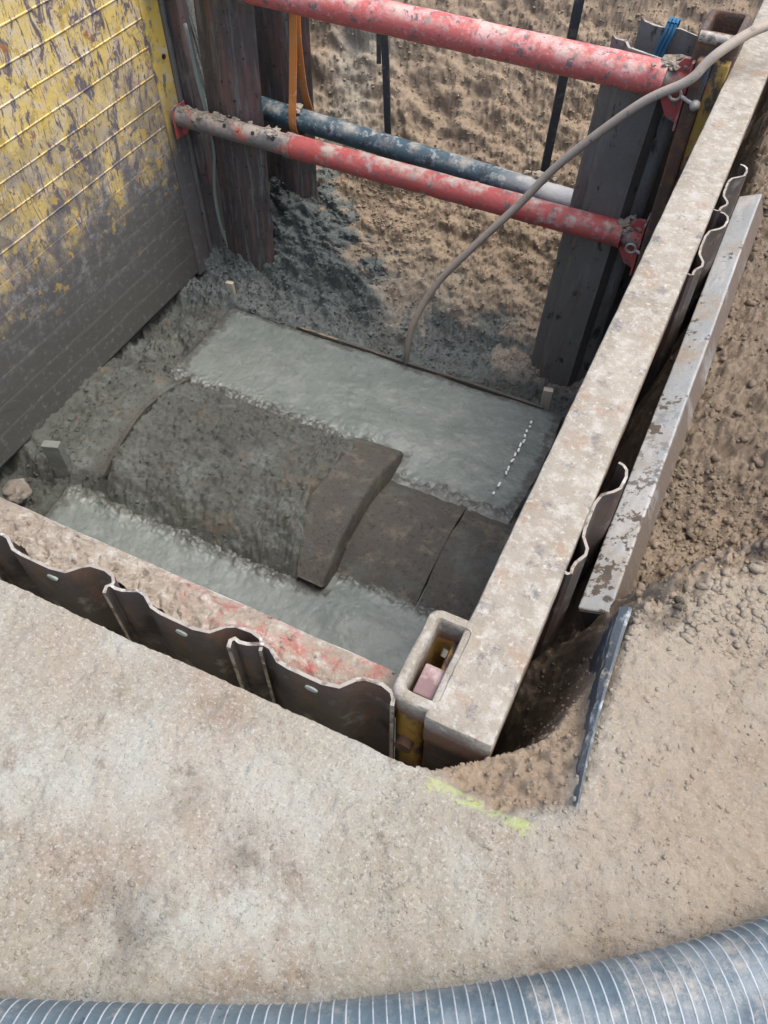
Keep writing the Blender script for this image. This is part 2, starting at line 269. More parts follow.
def height(x, y, edge=None):
    y0_ = y; ya = y+1.15*np.interp(y, [3.6, 4.05, 4.7, 5.15, 5.6, 6.2], [0, .16, .75, 1.4, 1.9, 2.05])*ss(-.05, -.2, x)
    n1 = fbm(x, y, 1.3, 4, 1); n2 = fbm(x, ya, 6, 5, 2); n3 = fbm(x, ya, 22, 4, 3, .6); n4 = fbm(x, ya, 60, 3, 4, .6); n5 = fbm(x, ya, 11, 5, 9, .6)
    c1 = .5-np.abs(fbm(x, ya, 15, 3, 61)*2); c2 = .5-np.abs(fbm(x, ya, 38, 3, 62)*2)
    n6 = fbm(x, ya, 105, 3, 71, .65); n7 = fbm(x, ya, 30, 5, 72, .7)
    # surface
    top = .014*n1+.008*n2+.006*n3+.0035*n4-.003*c2-.002*c1+.0024*n6+.004*n7*ss(.0, .4, n2+.4*n1)-.006*ss(.28, .5, n5)
    crumbly = ss(.05, -.12, sdpoly(x, y, np.array([(-.2, .50), (.0, .50), (.13, .56), (.118, 1.05), (.16, 1.1), (.3, 1.28), (.7, 1.6), (2, 2.4), (2, 6), (-.1, 6), (-.1, .6)])) * -1)
    brk = ss(-.02, .04, sdpoly(x, y, np.array([(-.17, .53), (.0, .505), (.135, .575), (.115, 1.05), (.02, 1.1), (-.3, .9)])))
    top = top-brk*(.035+.05*ss(.56, .95, y))+brk*(.014*n5+.010*n3+.008*n4-.012*c1-.008*c2+.006*n6+.012*n7)
    brk2 = ss(-.10, .0, sdpoly(x, y, DUG))*ss(1.05, 1.15, y)
    top = top+brk2*(.06*n5+.03*n3+.012*n4-.03*c1-.014*c2+.008*n6+.022*n7+.03*n2)+brk2*.015
    # right of the trench box: a shallow dug strip with a deep slot beside the panel
    shallow = -.33+.05*n1+.05*n2+.035*n5+.016*n3+.012*n4-.02*c1-.012*c2+.010*n6+.022*n7+.18*ss(.3, 1.2, x)+.1*ss(3.5, 5.5, y)
    slot = ss(.05, -.09, x+.03*n2)
    shallow = shallow-slot*.38
    low = ss(1.25, 1.0, y+.05*n5)*ss(.5, .1, x)
    shallow = shallow*(1-low)+low*(-.95-.5*ss(.06, -.06, x)+.08*n5+.04*n3+.015*n4)
    d = sdpoly(x, y, DUG)+.012*n5+.006*n3
    if edge is not None: m_ = (x < -.2) & (y < .9); d = np.where(m_, y-edge-.0004, d)
    right = np.maximum(shallow, top-np.maximum(d, 0)*(2.6+1.2*n2+3.5*ss(1.05, .8, y)))
    # the pit
    yw = y-.20*ss(-3.2, -.8, x)+.09*n1+.03*n2
    wall = np.interp(yw, [3.5, 3.8, 4.05, 4.35, 4.7, 5.15, 5.6, 6.2, 7.4], [-2.04, -2.02, -1.86, -1.60, -1.27, -.62, -.12, .05, .12])
    rise = ss(3.8, 4.5, y)
    hf = rise*(.05*n2+.020*n5+.006*n3+.008*n4-.005*c1-.008*c2+.009*n6+.015*n7)
    floor = wall+hf*.6
    spill = ss(.10, -.10, y-4.75+.60*np.clip(x+3.1, 0, 1.3)+.25*n2)*ss(3.5, 3.65, y)*ss(-1.5, -2.1, x)
    sp_ = spill*(.09+.07*n5+.035*n3); hf = hf+sp_; floor = floor+sp_*.6
    floor = floor+(1-rise)*(.04*n2+.03*n5+.02*n3+.010*n4-.022*c1-.012*c2+.008*n6+.018*n7)
    dy = y-YC
    cap = PZ+np.sqrt(np.maximum(.872**2-dy**2, .2))-2.5*np.maximum(np.abs(dy)-.30, 0)**2+.022*n2+.034*n5+.022*n3+.010*n4-.018*c1-.010*c2+.007*n6+.014*n7
    capm = ss(-1.42, -1.50, x+.05*n2+.03*n5-.10*ss(-.1, -.5, dy))
    cap = np.where(x < -2.68, np.minimum(cap, -1.90+.02*n5)-.03, cap)
    inslab = ss(-2.95, -2.90, x+.012*n5)*ss(3.60, 3.57, y+.008*n5)*ss(-.46, -.50, x+.02*n5)
    f2 = floor*(1-inslab)+inslab*(-2.16)
    f2 = np.where((np.abs(dy) < .66) & (x < -1.2), np.maximum(f2*(1-capm)+capm*cap, f2), f2)
    strip = ss(-2.86, -2.93, x+.015*n5)*ss(3.95, 3.6, y)
    f2 = f2+strip*(.065*ss(-3.3, -3.02, x)-.035+.03*n2+.015*n5-.02*c1)+ss(-2.95, -3.3, x)*ss(2.2, 1.6, y)*(-.05)
    bank = ss(-.56, -.30, x+.06*n5)*ss(.36, .55, np.abs(dy))*ss(3.9, 3.5, y)
    f2 = f2+bank*(.16+.05*n2)
    f2 = np.where((x > -1.3) & (x < -.2) & (np.abs(dy) < .5), np.minimum(f2, -2.1), f2)
    f2 = f2-.06*ss(3.65, 3.85, y)*ss(4.15, 3.95, y)
    # panel line on the right, then paving outside
    rl = ss(-.20, -.06, x)
    h = f2*(1-rl)+right*rl
    back = ss(4.2, 5.0, y)*ss(-.35, -.05, x)
    near = np.where(y < .56, 0, 1)
    h = np.where(d > 0, h, top)
    # beyond the far rim and left of the yellow panel: surface
    out = ss(-3.55, -3.75, x)
    h = h*(1-out)+out*(top+.06)
    h = np.where((y > 7.4), .12+.1*n1+.03*n2, h)
    height.hf = np.where(d > 0, hf*(1-ss(-.2, -.06, x)), 0)
    return h, d, top, brk, brk2, rise, n1, n2, n5, n3
def axis(segs):
    out = []
    for a, b, s in segs: out += list(np.arange(a, b-1e-6, s))
    out.append(segs[-1][1]); return np.array(out)
gx = axis([(-60, -10, 5), (-10, -5, .5), (-5, -3.8, .1), (-3.8, -3.4, .03), (-3.4, -1.7, .009), (-1.7, .62, .0046), (.62, 1.6, .014), (1.6, 3.6, .08), (3.6, 10, .5), (10, 60, 5)])
gy = axis([(-60, -10, 5), (-10, -2, .5), (-2, -.4, .08), (-.4, .51, .0046), (.51, 1.3, .0046), (1.3, 3.6, .0085), (3.6, 5.5, .0105), (5.5, 6.1, .02), (6.1, 8, .06), (8, 14, .5), (14, 60, 5)])
gy = np.sort(np.append(gy, .5108)); EDGE_ROW = int(np.argmin(np.abs(gy-.51)))
GX, GY = np.meshgrid(gx, gy)
def edge_y(x): return .503+.016*ss(-1.3, -.3, x)+.0035*fbm(x, x*0+3.3, 9, 5, 77, .6)+.002*fbm(x, x*0+1.3, 50, 3, 78, .6)
EW = ss(-.10, -.2, GX)*ss(-6, -4, GX)
GY = GY+(edge_y(GX)-.51)*np.exp(-((GY-.51)/.12)**2)*EW
GZ, dd, top, brk, brk2, rise, n1, n2, n5, n3 = height(GX, GY, edge_y(GX))
GY = GY-height.hf*.85*ss(3.7, 4.3, GY)
edgew = bump1(GY-.515, .06)*(GX < -.16)
inpit = (dd > .0)
sand = np.clip(np.maximum(brk*.95, ss(.02, .05, dd)*ss(-.2, -.0, GX)*.9), 0, 1)
sand = np.maximum(sand, rise)
sand = np.maximum(sand, ss(-.13, .0, dd+.05*n2)*ss(.95, 1.15, GY)*(GX > 0))
sand = np.maximum(sand, ss(-.05, .35, GX+.15*n1+.12*n2)*ss(-.3, .4, GY+.1*n2)*.55)
bound = GY-(4.55-.42*(GX+3.2)+.0*GX)          # grey spill on the left of the slope
pitm = ss(.03, .06, dd)*ss(-.16, -.22, GX)*ss(-3.9, -3.6, GX)
mud = pitm*ss(4.05, 3.8, GY-.1*ss(-1.4, -3, GX)+.12*n2)
gm_edge = 4.78-.62*np.clip(GX+3.1, 0, 1.2)
greym = pitm*ss(.05, -.05, GY-gm_edge+.28*n2+.22*n5+.12*n3)*ss(3.45, 3.6, GY)*ss(-1.7, -2.1, GX+.2*n2)
sand = sand*(1-.75*bump1(GX+2.62, .22)*ss(4.6, 4.8, GY)*ss(5.5, 5.2, GY))
greym = np.maximum(greym, pitm*ss(4.3, 4.05, GY+.3*n2+.25*n5+.1*n3)*ss(3.5, 3.62, GY)*ss(.20, .08, np.abs(GX+1.40+.4*n5+.2*n2)-.18)*.95)
mud = np.maximum(mud*(1-0), 0)
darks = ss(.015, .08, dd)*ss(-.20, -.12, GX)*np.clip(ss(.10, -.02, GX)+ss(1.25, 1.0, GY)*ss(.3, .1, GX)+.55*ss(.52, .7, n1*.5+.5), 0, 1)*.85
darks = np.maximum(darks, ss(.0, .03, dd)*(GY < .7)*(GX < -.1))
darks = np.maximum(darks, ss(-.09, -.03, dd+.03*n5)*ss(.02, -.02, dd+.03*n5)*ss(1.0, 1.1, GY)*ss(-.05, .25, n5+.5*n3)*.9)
pm = ss(.018, .008, np.abs(GY-.512-.004*n5)+.016*(n3+n5)*.8)*ss(-.16, -.13, GX)*ss(.085, .05, GX)*(dd < .01)
pm = pm*ss(.24, .40, fbm(GX, GY, 90, 3, 40, .7)*.9+.5+.06*ss(.07, -.1, GX))
for (px, py, pr_, k_) in ((-.40, .245, .055, .5), (-.14, .28, .03, .45), (-.53, .02, .08, .45), (-.19, .41, .02, .4), (-.57, .27, .05, .3), (.25, .33, .12, .3), (-.08, .17, .08, .25)):
    darks = np.maximum(darks, 1.35*k_*bump1(np.hypot(GX-px, (GY-py)*1.2)+.05*n5+.03*n2, pr_)*ss(-.5, .3, n3+n5))
me = grid_mesh('ground', GX, GY, GZ, dict(sand=sand, mud=mud, greymud=greym, darksoil=darks, paint=pm))
tag(link('ground', me, mat_ground), kind='structure')

def hsample(x, y):
    ix = np.clip(np.searchsorted(gx, x)-1, 0, len(gx)-2); iy = np.clip(np.searchsorted(gy, y)-1, 0, len(gy)-2)
    return iy, ix
# crumbs of soil lying on the ground: thousands, nobody could count them
ico = bmesh.new(); bmesh.ops.create_icosphere(ico, subdivisions=1, radius=1)
IV = np.array([v.co[:] for v in ico.verts]); IF = np.array([[v.index for v in f.verts] for f in ico.faces]); ico.free()
def clods(name, regions, seed):
    r = np.random.default_rng(seed); P = []; S = []
    for (x0, x1, y0, y1, n, s0, s1) in regions:
        P.append(np.stack([r.uniform(x0, x1, n), r.uniform(y0, y1, n)], 1)); S.append(s0*(s1/s0)**(r.random(n)**2.2))
    P = np.concatenate(P); S = np.concatenate(S)*.8; iy, ix = hsample(P[:, 0], P[:, 1])
    keep = (GZ[iy, ix] > -2.1) & ~((P[:, 0] > -.25) & (P[:, 0] < -.02) & (P[:, 1] > .6)) & (np.abs(GZ[iy+1, ix]-GZ[iy, ix]) < .035) & (np.abs(GZ[iy, ix+1]-GZ[iy, ix]) < .035)
    P = P[keep]; S = S[keep]; iy = iy[keep]; ix = ix[keep]; n = len(P)
    C = np.stack([GX[iy, ix], GY[iy, ix], GZ[iy, ix]+S*.0], 1)
    V = IV[None]*(1+.75*(r.random((n, len(IV), 1))-.5))*(1+.5*(r.random((n, len(IV), 3))-.5))*S[:, None, None]*(r.uniform(.5, 1.2, (n, 1, 3))*np.array([1, 1, .75]))+C[:, None]
    F = IF[None]+(np.arange(n)*len(IV))[:, None, None]
    V = V.reshape(-1, 3); F = F.reshape(-1, 3); m = bpy.data.meshes.new(name); m.vertices.add(len(V)); m.vertices.foreach_set('co', V.astype(np.float32).ravel())
    m.loops.add(len(F)*3); m.loops.foreach_set('vertex_index', F.astype(np.int32).ravel()); m.polygons.add(len(F))
    m.polygons.foreach_set('loop_start', (np.arange(len(F))*3).astype(np.int32)); m.polygons.foreach_set('loop_total', np.full(len(F), 3, np.int32)); m.update()
    for k, A in dict(sand=sand, mud=mud, greymud=greym, darksoil=darks).items():
        a = m.attributes.new(k, 'FLOAT', 'POINT'); a.data.foreach_set('value', np.repeat(A[iy, ix], len(IV)).astype(np.float32))
    return link(name, m, mat_ground)
tag(clods('soil_crumbs', [(-3.3, -.3, 3.9, 5.7, 16000, .004, .016), (-1.3, .75, -.1, .50, 7000, .0012, .0042), (-.15, .14, .55, 1.1, 1300, .002, .011), (-.82, -.45, -.12, .10, 900, .0018, .0075), (-.5, -.3, .15, .33, 260, .0015, .006), (-.2, -.08, .22, .34, 200, .0015, .006), (-.22, -.12, .36, .47, 160, .0015, .005), (.0, .5, .2, .6, 1200, .0015, .006), (.14, .9, .5, 1.6, 3000, .0015, .008), (.12, .8, 1.05, 1.9, 4500, .003, .020),
    (.0, 1.6, 1.3, 5.5, 9000, .004, .026), (-3.3, -2.88, 1.4, 3.8, 1500, .004, .018), (-2.85, -1.5, 1.8, 2.9, 4000, .003, .013), (-3.3, -1.9, 3.55, 4.7, 5000, .005, .022), (-1.9, -.5, 3.6, 4.1, 1400, .004, .022), (-.55, -.3, 2.7, 3.8, 500, .004, .016)], 5),
    'loose crumbs of earth and gravel lying over the ground and slopes', 'soil', kind='stuff')

# ------------------------------------------------ fresh concrete slab
sx = np.linspace(-2.92, -.49, 420); sy = np.linspace(.85, 3.575, 460); SX, SY = np.meshgrid(sx, sy)
a1 = fbm(SX, SY, 3, 4, 21); a2 = fbm(SX*.6, SY*1.7, 14, 5, 22); a3 = fbm(SX, SY, 45, 3, 23, .6)
a4 = fbm(SX, SY, 9, 5, 24, .65); a5 = fbm(SX, SY, 26, 4, 25, .65); db = np.abs(SY-YC); lap = np.where(SX < -1.45, bump1(db-.53, .05), np.where(SX > -1.2, bump1(db-.38, .04), 0))
SZ = -1.985+.010*a1+.006*a2*ss(-.1, .3, a1)+.0015*a3+.005*a4+.003*a5-.035*ss(2.3, 1.6, SY)+lap*(.012+.02*a4+.02*a5)
SMUD = np.clip(np.maximum(np.maximum(bump1(db-.50, .06)*(SX < -1.2), bump1(db-.36, .05)*(SX > -1.35)), np.maximum(ss(.14, .0, SX+2.92), np.maximum(ss(.10, .0, -.49-SX)*1.1, ss(.07, .0, 3.575-SY)*.8)))+.55*a4+.5*a5-.25, 0, 1)
SMUD = ss(.15, .5, SMUD)
SZ += .045*bump1(SX+1.40, .25)*bump1(SY-2.98, .16)+.05*bump1(SX+1.05, .22)*bump1(SY-1.72, .14)
SX2 = SX+ss(.3, 0, SX+2.87)*.02*fbm(SX, SY, 5, 4, 30)-ss(.3, 0, -.49-SX)*.03*fbm(SX, SY, 4, 4, 31)
SY2 = SY+ss(.2, 0, 3.575-SY)*.006*a1
skirt = lambda A, dz=0: A
X3 = np.pad(SX2, 1, mode='edge'); Y3 = np.pad(SY2, 1, mode='edge'); Z3 = np.pad(SZ, 1, mode='edge')
Z3[0] -= .2; Z3[-1] -= .2; Z3[:, 0] -= .2; Z3[:, -1] -= .2
tag(link('concrete_slab', grid_mesh('concrete_slab', X3, Y3, Z3, dict(mud=np.pad(SMUD, 1, mode='edge'))), mat_conc), 'freshly poured grey green concrete slab around the buried pipe in the pit', 'slab')

# ------------------------------------------------ the big buried pipe
pipe = empty('drain_pipe', (-1.4, YC, PZ), 'large dark concrete pipe half buried in fresh concrete with a raised collar', 'pipe')
def arc_shell(x0, x1, R0, R1, half, n=80, nx=20, amp=.004, seed=0, thick=.2, edge=0, skew=0):
    bm = bmesh.new(); A = []; B = []
    for i in range(nx+1):
        t = i/nx; x = x0+(x1-x0)*t; ra = []; rb = []
        for k in range(n+1):
            th = -half+2*half*k/n; R = R0+(R1-R0)*t
            if edge: R -= edge*(max(0, 1-min(i, nx-i)/1.5)**2)
            p = Vector((x, YC+R*math.sin(th), PZ+R*math.cos(th)))
            nn = mnoise.noise(p*9+Vector((seed, 0, 0)))*amp+mnoise.noise(p*30)*amp*.5
            R += nn; xx = x+skew*(1-t)*max(0, -th/half)+mnoise.noise(p*6+Vector((7, seed, 0)))*amp*1.6
            ra.append(bm.verts.new((xx, YC+R*math.sin(th), PZ+R*math.cos(th)))); rb.append(bm.verts.new((xx, YC+(R-thick)*math.sin(th), PZ+(R-thick)*math.cos(th))))
        A.append(ra); B.append(rb)
    for i in range(nx):
        for k in range(n):
            bm.faces.new((A[i][k], A[i][k+1], A[i+1][k+1], A[i+1][k])); bm.faces.new((B[i][k], B[i+1][k], B[i+1][k+1], B[i][k+1]))
        for e in (0, n): bm.faces.new((A[i][e], A[i+1][e], B[i+1][e], B[i][e]))
    for i in (0, nx):
        for k in range(n): bm.faces.new((A[i][k], B[i][k], B[i][k+1], A[i][k+1]))
    return bm
obj('barrel', arc_shell(-1.6, -.765, .72, .72, .85, nx=50, amp=.006), mat_pipe, pipe, True, 50)
obj('barrel', arc_shell(-.752, -.12, .72, .72, .85, nx=36, amp=.006, seed=3), mat_pipe, pipe, True, 50)
obj('joint_band', arc_shell(-.80, -.758, .728, .731, .85, nx=4, amp=.004, seed=5), mat_pipe, pipe, True, 50)
obj('collar', arc_shell(-1.56, -1.235, .85, .868, .64, nx=26, amp=.005, seed=9, thick=.19, edge=.016, skew=.16), mat_pipe, pipe, True, 60)
obj('buried_rim', arc_shell(-2.71, -2.675, .876, .88, .52, nx=4, amp=.006, seed=2, thick=.1), mat_pipe, pipe, True, 50)

# ------------------------------------------------ yellow trench panel, left
XL = -3.35
pl = empty('trench_shield', (XL, 2.2, -2.0), 'scratched yellow trench shield panel with horizontal ribs along the left side', 'trench shield')
bm = bmesh.new()
zs = []; z = .17; ribs = [.17-.0]; zr = [.02-.152*i for i in range(-1, 14)]
prof = [(-.09, .17), (0, .17)]
for k in zr:
    if k > .165 or k < -1.93: continue
    q_ = 1 if k > -1 else .35
    prof += [(0, k+.006), (.004*q_, k+.003), (.004*q_, k-.001), (-.006*q_, k-.003), (-.006*q_, k-.007), (0, k-.009)]
    if False: prof += [(0, k-.072), (-.003, k-.074), (0, k-.077)]
prof += [(0, -1.97), (-.02, -2.0), (-.09, -2.0)]
prism(bm, [(XL+p[0], p[1]) for p in prof], 'y', .3, 3.80)
rough_up(bm, .004, 3, .35, 3)
obj('ribbed_face', bm, mat_yel, pl)
bm = bmesh.new(); box(bm, XL-.1, XL+.012, 3.802, 3.955, -2.0, .18, .006); rough_up(bm, .002, 3, .12, 1); obj('end_frame', bm, mat_yelclean, pl)
bm = bmesh.new(); box(bm, XL-.11, XL+.03, 3.957, 3.992, -2.03, .19, .008); rough_up(bm, .005, 5, .1, 2); obj('edge_strip', bm, mat_greysheet, pl)
bm = bmesh.new(); box(bm, XL-.02, XL+.11, 3.995, 4.09, -2.05, .2, .006); rough_up(bm, .003, 4, .15, 2)
obj('corner_post', bm, mat_rustdark, pl)
bm = bmesh.new(); cyl(bm, (XL-.02, 3.90, -.52), (XL+.022, 3.90, -.52), .014, 16)
obj('bolt_hole', bm, mat_black, pl)

# ------------------------------------------------ right trench panel seen from above
pr = empty('trench_shield', (-.13, 2.6, -2.0), 'trench shield panel on the right seen from above, with a pale dusty top beam', 'trench shield')
bm = bmesh.new(); box(bm, -.212, -.055, .63, 5.4, -.14, .0, .009, 2); rough_up(bm, .0028, 12, .04, 4)
obj('top_beam', bm, mat_beam, pr, True, 40)
bm = bmesh.new(); box(bm, -.19, -.09, .68, 5.3, -2.05, -.141, .004); obj('wall_plate', bm, mat_rustdark, pr)
def socket(y0, y1, x0, x1, z, name='corner_post', mt=mat_beam, zb=-.10, o=.028, amp=.004):
    """hollow rectangular tube, open on top"""
    bm = bmesh.new(); r = .03
    def rr(a0, a1, b0, b1, r, n=5):
        out = []
        for cx, cy, s in ((a1-r, b1-r, 0), (a0+r, b1-r, 1), (a0+r, b0+r, 2), (a1-r, b0+r, 3)):
            for k in range(n+1):
                t = (s+k/n)*math.pi/2; out.append((cx+r*math.cos(t), cy+r*math.sin(t)))
        return out
    rings = []
    for (pts, zz) in ((rr(x0, x1, y0, y1, r), zb), (rr(x0, x1, y0, y1, r), (zb+z)/2), (rr(x0, x1, y0, y1, r), z-.012), (rr(x0+.004, x1-.004, y0+.004, y1-.004, r), z-.003), (rr(x0+.012, x1-.012, y0+.012, y1-.012, r*.8), z),
                      (rr(x0+o-.004, x1-o+.004, y0+o-.004, y1-o+.004, r*.4), z), (rr(x0+o, x1-o, y0+o, y1-o, r*.35), z-.008), (rr(x0+o, x1-o, y0+o, y1-o, r*.35), (zb+z)/2), (rr(x0+o, x1-o, y0+o, y1-o, r*.35), zb)):
        rings.append([bm.verts.new((p[0], p[1], zz)) for p in pts])
    n = len(rings[0]); rings.append(rings[0])
    for A, B in zip(rings, rings[1:]):
        for k in range(n): bm.faces.new((A[k], A[(k+1) % n], B[(k+1) % n], B[k]))
    rough_up(bm, amp, 14, .025, 6)
    return obj(name, bm, mt, pr, True, 45)
s = socket(.645, .888, -.302, -.170, .004, zb=-.075)
socket(.652, .88, -.296, -.215, -.076, 'post_shaft', mat_yelrust, -1.9, .02, .002)
bm = bmesh.new(); box(bm, -.262, -.212, .684, .762, -.045, -.03, .004); obj('locking_plate', bm, mat_pink, pr)
bm = bmesh.new(); box(bm, -.213, -.06, .648, .679, -.5, -.142, .01); rough_up(bm, .003, 9, .06, 1); obj('end_plate', bm, mat_postrust, pr)
bm = bmesh.new(); cyl(bm, (-.235, .84, -.13), (-.235, .856, -.12), .020, 20); obj('bolt_head', bm, mat_hole, pr)
bm = bmesh.new(); cyl(bm, (-.257, .655, -.24), (-.257, .630, -.24), .022, 20); obj('bolt_head', bm, mat_postrust, pr)
# far end post
bm = bmesh.new(); box(bm, -.352, -.286, 3.80, 4.02, -2.0, .06, .012); rough_up(bm, .003, 6, .08, 8); obj('corner_post', bm, mat_postrust, pr)
bm = bmesh.new(); box(bm, -.285, -.214, 3.815, 4.02, -2.0, .055, .006); rough_up(bm, .003, 6, .08, 9); obj('yellow_channel', bm, mat_yelrust, pr)
socket(3.86, 4.14, -.385, -.205, .145, 'post_socket', mat_postrust, .02, .03, .002)
bm = bmesh.new(); cyl(bm, (-.375, 3.862, .128), (-.215, 3.862, .128), .022, 16, 3); obj('socket_rim', bm, mat_edge, pr, True, 50)

# ------------------------------------------------ spreader struts at the far end
YS = 3.9
def eye_pin(bm, c, s=1.0):
    c = Vector(c); ring = [c+Vector((math.cos(t)*.022*s, 0, math.sin(t)*.022*s)) for t in np.linspace(0, 2*math.pi, 17)]
    tube(bm, ring, .006*s, 8, False); cyl(bm, c+Vector((.024*s, 0, -.005)), c+Vector((.075*s, -.01, -.02)), .008*s, 10)
    bmesh.ops.create_uvsphere(bm, u_segments=12, v_segments=8, radius=.021*s, matrix=Matrix.Translation(c+Vector((.085*s, -.012, -.024))))
def lumps(bm, pts, r0, r1, n, seed, spread):
    r = random.Random(seed)
    for _ in range(n):
        t = r.random(); i = int(t*(len(pts)-1)); p = Vector(pts[i]).lerp(Vector(pts[min(i+1, len(pts)-1)]), r.random())
        p += Vector((r.gauss(0, 1)*spread[0], r.gauss(0, 1)*spread[1], abs(r.gauss(0, .5))*spread[2])); s = r0+(r1-r0)*r.random()**2
        q = bmesh.ops.create_icosphere(bm, subdivisions=2, radius=s, matrix=Matrix.Translation(p))
        for v in q['verts']: v.co = p+(v.co-p)*(1+1.1*mnoise.noise(v.co*55)+.5*mnoise.noise(v.co*140)); v.co.z = p.z+(v.co.z-p.z)*.5
def strut(zl, zr_, label, r, red, inner_l, join, pipe_mat):
    t = empty('spreader_strut', (-1.85, YS, min(zl, zr_)-.1), label, 'strut', 'red spreader struts across the far end of the pit')
    def pt(x): return Vector((x, YS, zl+(zr_-zl)*(x+3.33)/(2.95)))
    def seg(x0, x1, rr, mt, name, n=24):
        bm = bmesh.new(); P = [pt(x0).lerp(pt(x1), i/n) for i in range(n+1)]
        tube(bm, P, rr, 28); 
        for v in bm.verts: v.co += mnoise.noise_vector(v.co*7)*.003
        return obj(name, bm, mt, t, True, 40)
    seg(-3.335, inner_l+.03, r*.90, mat_inner, 'inner_tube')
    seg(inner_l, join, r, pipe_mat, 'outer_tube'); seg(join+.012, -.47, r, pipe_mat, 'outer_tube', 30)
    seg(join-.004, join+.016, r*1.05, pipe_mat, 'weld_ring', 2); seg(inner_l-.012, inner_l+.03, r*1.07, mat_inner, 'end_ring', 3)
    seg(-.48, -.37, r*.72, mat_inner, 'inner_tube', 6)
    for x, sgn in ((-3.30, 1), (-.375, -1)):
        c = pt(x); bm = bmesh.new(); k_ = .62 if sgn > 0 else 1
        prism(bm, [(c.x, c.z+.13), (c.x, c.z-.15), (c.x+sgn*.05, c.z-.13), (c.x+sgn*.11, c.z-.03), (c.x+sgn*.10, c.z+.05), (c.x+sgn*.035, c.z+.13)], 'y', YS-.012, YS+.012)
        box(bm, c.x-(.016 if sgn > 0 else -.004), c.x+(-.004 if sgn > 0 else .016), YS-.07, YS+.07, c.z-.16, c.z+.14, .003)
        for v in bm.verts: v.co = Vector((c.x+(v.co.x-c.x)*k_, v.co.y, c.z-.02+(v.co.z-c.z)*k_))
        obj('end_bracket', bm, mat_redlow, t)
    bm = bmesh.new(); eye_pin(bm, (-.40, YS-r-.015, pt(-.4).z-.01), 1.15); obj('shackle_pin', bm, mat_pin, t, True, 60)
    for x in (inner_l-.42, inner_l-.22, inner_l-.08):
        if x > -3.3:
            c = pt(x); bm = bmesh.new(); dv = Vector((0, -.72, .69)); cyl(bm, c+dv*(r*.90-.004), c+dv*(r*.90+.003), .012, 14); obj('pin_hole', bm, mat_black, t)
    bm = bmesh.new(); lumps(bm, [pt(-3.3)+Vector((0, 0, r*.8)), pt(inner_l)+Vector((0, 0, r*.8))], .008, .03, 40, 3, (.02, .02, .006)); lumps(bm, [pt(-.52)+Vector((0, 0, r)), pt(-.40)+Vector((0, 0, r*.9))], .01, .03, 14, 8, (.02, .025, .01))
    obj('dried_mud', bm, mat_dirt, t)['kind'] = 'stuff'
    return t
mat_dirt = M('dried_dirt', (.34, .29, .225), (.26, .22, .17), [dict(c=(.42, .38, .32), s=30, lo=.5, hi=.66), dict(c=(.15, .125, .1), s=50, lo=.6, hi=.7)], rough=.95, spec=.2, bumps=[(60, .006), (200, .002)])
strut(-.045, -.088, 'upper red tubular strut across the far end, pale and worn on top', .075, True, -2.70, -1.39, mat_red)
strut(-.865, -.885, 'lower mud spattered red tubular strut with a perforated grey end on the left', .068, True, -2.52, -1.33, mat_redlow)

# near spreader, covered with earth
bmn = bmesh.new(); box(bmn, -3.34, -.305, .668, .750, -.26, -.108, .02, 4); rough_up(bmn, .004, 8, .05, 12)
ns = empty('spreader_strut', (-1.8, .68, -.26), 'red beam along the near side of the pit, buried under caked dry earth', 'strut')
mat_rednear = M('earth_covered_red_paint', (.50, .17, .13), (.44, .13, .10), [dict(c=(.36, .30, .235), s=5, lo=.40, hi=.50, det=11, ro=.7), dict(c=(.52, .46, .39), s=12, lo=.5, hi=.64, det=10), dict(c=(.42, .36, .29), s=2, lo=.1, hi=.2, axis=(0, -.75, -1.05), amp=.3, k=.9), dict(c=(.55, .50, .44), s=2, lo=.1, hi=.2, axis=(1, .736, .743), amp=.006)], rough=.85, bumps=[(30, .006), (120, .003)])
obj('square_tube', bmn, mat_rednear, ns, True, 40)
